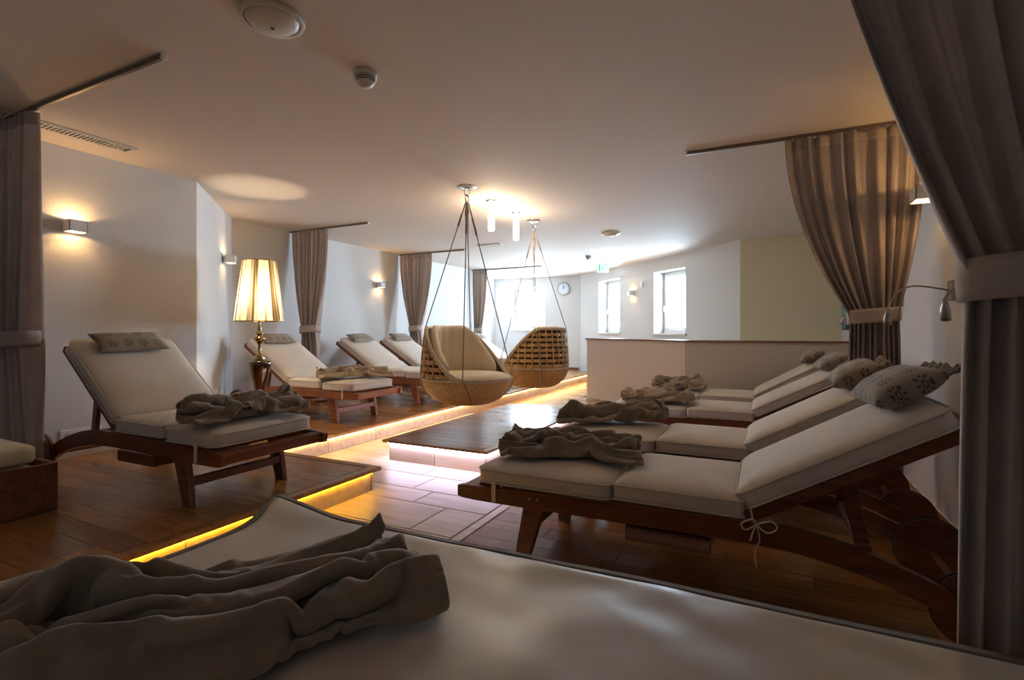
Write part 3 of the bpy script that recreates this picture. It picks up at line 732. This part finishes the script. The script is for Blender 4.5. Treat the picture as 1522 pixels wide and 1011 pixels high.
# ---------------------------------------------------------------- floor lamp
LX, LY = -4.11, 3.14
fl = thing('floor_lamp', 'gold baluster floor lamp with tall glowing string shade', 'lamp', (LX, LY, PZ))
bm = BM(); lathe(bm, [(0, 0), (.13, 0), (.13, .018), (.11, .03), (.04, .05), (.022, .09), (.02, .22), (.028, .30), (.05, .42), (.085, .53), (.10, .60), (.098, .625), (.06, .635), (.045, .64)], 32); obj('base', bm, M_bronze, fl, True)
bm = BM(); lathe(bm, [(.044, .64), (.045, .655), (.034, .68), (.016, .70), (.011, .74), (.012, .775), (.03, .80), (.053, .825), (.05, .838), (.025, .848), (.02, .858), (.03, .868), (.031, .882), (.018, .894), (.014, .91), (.02, .92), (.012, .935), (.009, .97), (.009, 1.25)], 28); obj('stem', bm, M_gold, fl, True)
bm = BM(); n_p = 120
def sh(u_, v_):
    a = 2*PI*u_; r = .205+(.138-.205)*v_+.0022*math.cos(40*a)
    return Vector((r*math.cos(a), r*math.sin(a), .99+.545*v_))
grid(bm, sh, 240, 6, True); shd = obj('lamp_shade', bm, M_shade, fl, True)
for r, z in ((.206, .99), (.139, 1.535)):
    bm = BM(); tube(bm, [(r*math.cos(2*PI*i/48), r*math.sin(2*PI*i/48), z) for i in range(48)], .004, 6, True); obj('shade_ring', bm, M_gold, fl, True)
bm = BM(); lathe(bm, [(0, 1.18), (.018, 1.185), (.03, 1.21), (.022, 1.25), (.012, 1.26), (0, 1.26)], 16); obj('bulb', bm, M_bulb, fl, True)
def point(name, loc, col, watts, r=.02):
    l = bpy.data.lights.new(name, 'POINT'); l.color = col; l.energy = watts; l.shadow_soft_size = r
    o = bpy.data.objects.new(name, l); C.objects.link(o); o.location = loc; return o
point('lamp_light', (LX, LY, PZ+1.215), (1, .78, .50), 42, .035)

# ---------------------------------------------------------------- wall sconces
def sconce(label, loc, rotz, watts=2.6, w_=.055, d_=.11):
    """local +x points out of the wall"""
    t = thing('wall_sconce', label, 'wall light', loc, rotz, 'cube wall sconces')
    hh = .04
    for lo, hi in (((.02, -w_, -hh), (.026, w_, hh)), ((d_-.006, -w_, -hh), (d_, w_, hh)), ((.02, -w_, -hh), (d_, -w_+.006, hh)), ((.02, w_-.006, -hh), (d_, w_, hh))):
        bm = BM(); box(bm, lo, hi, .001); obj('housing_panel', bm, M_white, t)
    bm = BM(); box(bm, (0, -.03, -.03), (.021, .03, .03)); obj('wall_bracket', bm, M_white, t)
    bm = BM(); lathe(bm, [(0, -.014), (.009, -.011), (.011, 0), (.009, .011), (0, .014)], 10, (.065, 0, 0)); obj('bulb', bm, M_bulb, t, True)
    v = Vector((math.cos(rotz), math.sin(rotz), 0))*.045
    for s in (-1, 1):
        point('sconce_light', (loc[0]+v.x, loc[1]+v.y, loc[2]+s*.022), (1, .58, .22), watts*(1 if s > 0 else .5), .006)
sconce('white cube wall sconce over the steeply raised lounger by the crate', (-4.41, 1.86, 1.79), 0)
sconce('white cube wall sconce on the slanted wall beside the floor lamp', (-5.145, 3.507, 1.82), math.radians(45), 1.5)
sconce('white cube wall sconce above the two loungers by the hanging chair', (-5.52, 6.35, 1.79), 0, 1.8)
p = DA+DU*2.16; sconce('white cube wall sconce between the two deep windows', (p.x, p.y, 1.785), math.atan2(-DN.y, -DN.x), 1.6)
sconce('wide wall sconce beside the curtain on the reading-lamp wall', (.92, 3.62, 1.83), PI, 1.5, .07, .16)

# ---------------------------------------------------------------- reading lamps on the right wall
def reading(label, y, z, path, watts=0):
    t = thing('reading_lamp', label, 'reading lamp', (.92, y, z), 0, 'gooseneck reading lamps')
    bm = BM(); box(bm, (-.028, -.03, -.055), (0, .03, .055), .006, 2); obj('wall_plate', bm, M_nickel, t)
    P_ = catmull(path, 24); bm = BM(); tube(bm, P_, .0055, 8); obj('gooseneck', bm, M_nickel, t, True)
    e = Vector(P_[-1]); d = (e-Vector(P_[-3])).normalized()
    bm = BM(); tube(bm, [e-d*.01, e+d*.02, e+d*.035, e+d*.085], [.008, .012, .017, .019], 14); hd = obj('lamp_head', bm, M_nickel, t, True)
    b2 = BM(); tube(b2, [e+d*.03+Vector((0, -.016, .0)), e+d*.03+Vector((-.012, -.03, .004))], .005, 8); obj('switch', b2, M_nickel, hd)
reading('gooseneck reading lamp bent far out, over the second lounger from the foreground curtain', 3.50, 1.27, [(-.02, 0, .0), (-.10, -.01, .02), (-.19, -.02, .03), (-.26, -.03, -.005), (-.295, -.03, -.08), (-.30, -.03, -.10)])
reading('gooseneck reading lamp drooping close to the wall, half behind the foreground curtain', 2.62, 1.26, [(-.02, 0, .0), (-.11, .03, .03), (-.19, .05, .0), (-.24, .07, -.06), (-.245, .075, -.08)])
reading('gooseneck reading lamp seen between curtain and wall, over the third lounger', 4.66, 1.29, [(-.02, 0, 0), (-.08, 0, .0), (-.16, 0, .0), (-.24, 0, -.03), (-.26, 0, -.08)])
reading('gooseneck reading lamp over the lounger nearest the parapet', 5.70, 1.29, [(-.02, 0, 0), (-.10, 0, .035), (-.17, 0, .02), (-.22, 0, -.05), (-.235, 0, -.09)])

# ---------------------------------------------------------------- hanging basket chairs
def swing(label, x, y, face, seed):
    """face: azimuth (world, radians) of the open side"""
    t = thing('hanging_chair', label, 'hanging chair', (x, y, .40), 0, 'hanging basket chairs')
    R0 = .395; zr = .235; ztop = .68
    def rim(a):   # rim height above base as function of angle from the back
        d = abs((a-face+PI) % (2*PI)-PI)      # 0 at the opening
        q = min(1, max(0, (d-math.radians(50))/math.radians(92))); q = q*q*(3-2*q)
        return zr+(ztop-zr)*q
    def rad(z):   # radius by height
        if z < zr: return R0*(.30+.70*math.sqrt(max(0, 1-(1-z/zr)**2.0)))
        return R0*(1-.09*((z-zr)/(ztop-zr))**1.5)
    bm = BM()     # ribbed bowl
    def bowl(u_, v_):
        a = 2*PI*u_; z = zr*v_**1.3; r = rad(z)+.004*abs(math.sin(a*34))
        return Vector((r*math.cos(a), r*math.sin(a), z))
    grid(bm, bowl, 272, 10, True); lo = [v for v in bm.verts if v.co.z < 1e-5]; bmesh.ops.contextual_create(bm, geom=lo)
    b = obj('basket_bowl', bm, M_rattan, t, True); sm = b.modifiers.new('s', 'SOLIDIFY'); sm.thickness = .012; sm.offset = -1
    NS = 30
    for k in range(NS):
        a = 2*PI*k/NS+.05; zt_ = rim(a)
        if zt_ < zr+.06: continue
        bm = BM(); pts = [(rad(z)*math.cos(a), rad(z)*math.sin(a), z) for z in [zr+(zt_-zr)*i/6 for i in range(7)]]
        for i in range(6):
            pass
        tube(bm, pts, .008, 6); obj('stake', bm, M_rattan, t, True)
    nb_ = 7
    for j in range(nb_):
        z = zr+.035+j*(ztop-zr-.04)/nb_; n = 240; pa = [2*PI*i/n for i in range(n)]
        ok = [rim(a) > z+.022 for a in pa]
        if not any(ok): continue
        st = next(i for i in range(n) if ok[i] and not ok[i-1]) if not all(ok) else 0
        run = []; i = st
        while ok[i % n] and len(run) < n: run.append(pa[i % n]); i += 1
        if len(run) < 6: continue
        bm = BM(); rows_ = []
        for a in run:
            wv = .014*math.cos(NS/2*(a-.05)+j*PI); r = rad(z)+wv; hb = .0175
            rows_.append([bm.verts.new((rr*math.cos(a), rr*math.sin(a), zz)) for rr, zz in ((r-.003, z-hb), (r+.003, z-hb), (r+.003, z+hb), (r-.003, z+hb))])
        for A_, B_ in zip(rows_, rows_[1:]):
            for q in range(4): bm.faces.new((A_[q], A_[(q+1) % 4], B_[(q+1) % 4], B_[q]))
        bm.faces.new(rows_[0]); bm.faces.new(rows_[-1][::-1])
        obj('woven_band', bm, M_rattan, t)
    bm = BM()     # added dark shell, paints the shade inside the weave gaps
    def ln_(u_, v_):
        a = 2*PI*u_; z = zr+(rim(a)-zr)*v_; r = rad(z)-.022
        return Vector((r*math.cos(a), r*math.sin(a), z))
    grid(bm, ln_, 96, 6, True); obj('gap_shade', bm, M_gapshade, t, True)
    nn = 120
    bm = BM(); tube(bm, [(rad(rim(a))*math.cos(a), rad(rim(a))*math.sin(a), rim(a)) for a in [2*PI*i/nn for i in range(nn)]], .018, 8, True); obj('rim', bm, M_lightrope, t, True)
    bm = BM(); tube(bm, [((R0+.006)*math.cos(a), (R0+.006)*math.sin(a), zr) for a in [2*PI*i/nn for i in range(nn)]], .009, 8, True); obj('belt_rope', bm, M_lightrope, t, True)
    # seat cushion
    bm = BM(); lathe(bm, [(0, .12), (.30, .12), (.36, .14), (.388, .18), (.392, .225), (.372, .262), (.31, .282), (.18, .292), (0, .295)], 48); obj('seat_cushion', bm, M_swc, t, True)
    # wrap-round back cushion inside the raised side
    bm = BM(); n = 60; span = math.radians(104); ca = face+PI
    def bc(u_, v_):
        a = ca-span+2*span*u_; zt_ = max(rim(a), zr+.07)+.028; an = 2*PI*v_
        e = min(1, min(u_, 1-u_)/.06)**.5
        zc_ = (zt_+.25)/2; hh = (zt_-.25)/2; th = .062*e
        z = zc_+hh*math.sin(an)*(abs(math.sin(an))**-.35 if abs(math.sin(an)) > 1e-6 else 1)
        rr = rad(min(max(z, zr), ztop))-.020-.05+(th*.72)*math.cos(an)+.006*math.sin(u_*58)*(math.cos(an) < 0)*.5
        return Vector((rr*math.cos(a), rr*math.sin(a), z))
    grid(bm, bc, n*2, 28); bmesh.ops.remove_doubles(bm, verts=bm.verts[:], dist=1e-5)
    for end in (0, 1): pass
    obj('back_cushion', bm, M_swc, t, True)
    # suspension
    top = H-.40
    bm = BM(); lathe(bm, [(0, -.012), (.05, -.012), (.085, -.006), (.09, 0), (0, 0)], 28, (0, 0, top)); obj('ceiling_plate', bm, M_chrome, t, True)
    bm = BM()
    for k_, zc_ in enumerate((top-.045, top-.105)):
        tube(bm, [((.028*math.cos(a) if k_ == 0 else 0), (0 if k_ == 0 else .028*math.cos(a)), zc_+.036*math.sin(a)) for a in [2*PI*i/20 for i in range(20)]], .006, 6, True)
    obj('shackle', bm, M_chrome, t, True)
    az = [math.atan2(-math.cos(TH), math.sin(TH))+k*PI/2 for k in range(4)]      # ropes leave towards four sides
    for k, a in enumerate(az):
        za = max(rim(a), zr); ra = rad(za)+.016
        p0 = Vector((.012*math.cos(a), .012*math.sin(a), top-.14)); p1 = Vector((ra*math.cos(a), ra*math.sin(a), za))
        bm = BM(); tube(bm, [p0, p0.lerp(p1, .5), p1], .0048, 6)
        q = p0.lerp(p1, .12); tube(bm, [p0, p0.lerp(q, .5)+Vector((.012*math.sin(a), -.012*math.cos(a), 0)), q], .0058, 6); tube(bm, [p0.lerp(p1, .09), p0.lerp(p1, .19)], .010, 8)
        # goes on down the outside and under the bowl
        pts = [p1]+[Vector(((rad(z)+.016)*math.cos(a+.25*(1-z/za)), (rad(z)+.016)*math.sin(a+.25*(1-z/za)), z)) for z in [za*(1-i/10) for i in range(1, 10)]]
        tube(bm, pts, .0062, 6)
        obj('rope', bm, M_rope, t, True)
    return t
cam_r = Vector((math.cos(TH), math.sin(TH))); cam_f = Vector((-math.sin(TH), math.cos(TH)))
v1 = cam_r*.80-cam_f*.60; v2 = -cam_r*.75+cam_f*.66
swing('front hanging basket chair facing the walkway, cream cushions in view', -2.39, 3.93, math.atan2(v1.y, v1.x), 1)
swing('rear hanging basket chair turned away, woven back in view', -2.41, 5.47, math.atan2(v2.y, v2.x), 2)

# ---------------------------------------------------------------- pendant tubes
for y, lab in ((4.44, 'glowing glass tube light just behind the front hanging chair mount'), (5.01, 'glowing glass tube light in front of the rear hanging chair mount')):
    t = thing('tube_pendant', lab, 'ceiling light', (-2.42, y, H-.30), 0, 'ceiling tube lights')
    bm = BM(); lathe(bm, [(0, .288), (.052, .288), (.055, .295), (.055, .30), (0, .30)], 24); obj('ceiling_cup', bm, M_chrome, t, True)
    bm = BM(); lathe(bm, [(0, 0), (.026, .0), (.030, .006), (.030, .288), (0, .288)], 24); obj('glass_tube', bm, M_tube, t, True)

# ---------------------------------------------------------------- ceiling fittings
def dome(label, x, y, r):
    t = thing('ceiling_dome', label, 'ceiling fitting', (x, y, H-.05), 0, 'round ceiling domes')
    bm = BM(); lathe(bm, [(r*.86, .030), (r*.98, .028), (r, .036), (r, .05), (r*.86, .05)], 40); obj('trim_ring', bm, M_plastic, t, True)
    bm = BM(); lathe(bm, [(0, .002), (r*.4, .005), (r*.7, .016), (r*.84, .032), (r*.84, .05), (0, .05)], 40); obj('cover', bm, M_plastic, t, True)
    bm = BM(); lathe(bm, [(0, -.001), (.008, -.001), (.008, .004)], 12); obj('sensor', bm, M_dark, t)
dome('large round cream dome on the ceiling near the smoke detector', -1.818, 1.45, .125)
dome('round white dome on the ceiling near the windows', -1.80, 6.59, .12)
def detector(label, x, y, r):
    t = thing('smoke_detector', label, 'smoke detector', (x, y, H-.075), 0, 'smoke detectors')
    bm = BM(); lathe(bm, [(0, .075), (r, .075), (r, .055), (r*.93, .05), (0, .05)], 28); obj('mount', bm, M_plastic, t, True)
    bm = BM(); lathe(bm, [(r*.8, .05), (r*.8, .03), (0, .03)], 28); obj('vent_core', bm, M_dark, t, True)
    for k in range(3):
        z = .043-k*.009; bm = BM(); tube(bm, [((r*(.90-.06*k))*math.cos(2*PI*i/28), (r*(.90-.06*k))*math.sin(2*PI*i/28), z) for i in range(28)], .003, 6, True); obj('vent_ring', bm, M_plastic, t, True)
    bm = BM(); lathe(bm, [(0, .0), (r*.35, .002), (r*.6, .010), (r*.76, .022), (r*.74, .028), (0, .028)], 28); obj('cap', bm, M_plastic, t, True)
detector('white slotted smoke detector beside the large ceiling dome', -1.793, 1.97, .058)
detector('small white smoke detector near the exit sign', -2.68, 8.40, .06)
def vent(label, x0, x1, y0, y1, along='y'):
    t = thing('air_vent', label, 'air vent', ((x0+x1)/2, (y0+y1)/2, H-.012), 0, 'ceiling air vents')
    a, b = (x1-x0)/2, (y1-y0)/2
    for lo, hi in (((-a, -b, 0), (-a+.022, b, .012)), ((a-.022, -b, 0), (a, b, .012)), ((-a+.022, -b, 0), (a-.022, -b+.022, .012)), ((-a+.022, b-.022, 0), (a-.022, b, .012))):
        bm = BM(); box(bm, lo, hi, .002); obj('vent_frame', bm, M_plastic, t)
    bm = BM(); box(bm, (-a+.022, -b+.022, .009), (a-.022, b-.022, .0118)); obj('backing', bm, M_dark, t)
    n = int(((2*b if along == 'y' else 2*a)-.044)/.024)
    for k in range(n):
        c = -((b if along == 'y' else a)-.022)+(k+.5)*.024
        bm = BM()
        if along == 'y': box(bm, (-a+.022, c-.006, .001), (a-.022, c+.006, .009))
        else: box(bm, (c-.006, -b+.022, .001), (c+.006, b-.022, .009))
        obj('slat', bm, M_plastic, t)
vent('long slotted air vent in the ceiling by the left curtain', -4.12, -3.98, 1.0, 2.07)
vent('short white air vent in the ceiling behind the tube lights', -3.86, -3.48, 6.64, 6.77, 'x')

# ---------------------------------------------------------------- exit sign, clock, switch, sockets, picture
ex = thing('exit_sign', 'green and white emergency exit sign hanging from the ceiling', 'sign', (-2.70, 9.33, H-.19), TH)
bm = BM(); box(bm, (-.105, -.012, 0), (.105, .012, .17), .003); obj('panel', bm, M_exw, ex)
bm = BM(); box(bm, (-.07, -.01, .17), (.07, .01, .19)); obj('bracket', bm, M_white, ex)
bm = BM()
for lo, hi in (((-.085, .02), (-.055, .15)), ((.015, .02), (.025, .15)), ((.075, .02), (.085, .15)), ((.025, .14), (.075, .15))): box(bm, (lo[0], -.0135, lo[1]), (hi[0], -.0125, hi[1]))
prism(bm, [(-.045, .03), (-.035, .03), (-.02, .07), (-.005, .035), (.005, .04), (-.008, .085), (-.005, .115), (-.04, .095), (-.036, .088), (-.022, .095)], -.0135, -.0125)
tube(bm, [(-.008, -.0135, .132), (-.008, -.0125, .132)], .010, 10)
prism(bm, [(.04, .08), (.06, .08), (.05, .055)], -.0135, -.0125)
obj('pictogram', bm, M_grn, ex)
ck = thing('wall_clock', 'round pale wall clock beside the back window', 'clock', (-4.22, 11.3, 2.055))
bm = BM(); lathe(bm, [(0, 0), (.155, 0), (.155, .03), (.14, .034), (.135, .026), (0, .026)], 40); xform(bm, Matrix.Rotation(PI/2, 4, 'X')); obj('case', bm, M_nickel, ck, True)
bm = BM(); tube(bm, [(0, -.026, 0), (0, -.0275, 0)], .135, 40); obj('dial', bm, M_clock, ck)
bm = BM()
for k in range(12):
    a = k*PI/6; b2 = BM(); box(b2, (-.004, -.0286, .105), (.004, -.0275, .128)); xform(b2, Matrix.Rotation(a, 4, 'Y')); me = bpy.data.meshes.new('t'); b2.to_mesh(me); b2.free(); bm.from_mesh(me)
obj('hour_marks', bm, M_black, ck)
for ang_, ln, wd_ in ((20, .07, .006), (3, .11, .004)):
    bm = BM(); box(bm, (-wd_, -.030, -.015), (wd_, -.0288, ln)); xform(bm, Matrix.Rotation(math.radians(ang_), 4, 'Y')); obj('hand', bm, M_black, ck)
p = DA+DU*2.47
th_ = thing('thermostat', 'small round white wall thermostat beside the sconce between windows', 'thermostat', (p.x, p.y, 1.93), math.atan2(DU.y, DU.x))
bm = BM(); box(bm, (-.04, -.012, -.055), (.04, 0, .055), .006, 2); obj('plate', bm, M_white, th_)
bm = BM(); tube(bm, [(0, -.012, 0), (0, -.03, 0)], .028, 20); obj('dial', bm, M_white, th_)
def socket(label, loc, rotz, n):
    t = thing('wall_socket', label, 'socket', loc, rotz, 'white wall sockets')
    bm = BM(); box(bm, (0, -.042*n, -.042), (.010, .042*n, .042), .003); obj('plate', bm, M_white, t)
    for k in range(n):
        bm = BM(); c = -.042*n+.042+.084*k; tube(bm, [(.0102, c, 0), (.0112, c, 0)], .021, 18); obj('outlet', bm, M_plastic, t)
        bm = BM(); tube(bm, [(.0112, c-.009, 0), (.0122, c-.009, 0)], .003, 8); tube(bm, [(.0112, c+.009, 0), (.0122, c+.009, 0)], .003, 8); obj('pin_hole', bm, M_dark, t)
socket('white triple wall socket behind the lounger by the crate', (-4.41, 1.92, .315), 0, 3)
socket('white wall socket on the slanted wall near the lamp lounger wheel', (-5.237, 3.585, .31), math.radians(45), 1)
pc = thing('wall_picture', 'blue and black framed picture on the wall past the parapet', 'picture', (.92, 7.40, 1.07))
bm = BM(); box(bm, (-.03, -.30, 0), (0, .25, .40), .003); obj('frame', bm, M_black, pc)
bm = BM(); box(bm, (-.033, -.10, .012), (-.0305, .238, .388)); obj('print', bm, M_screen, pc)
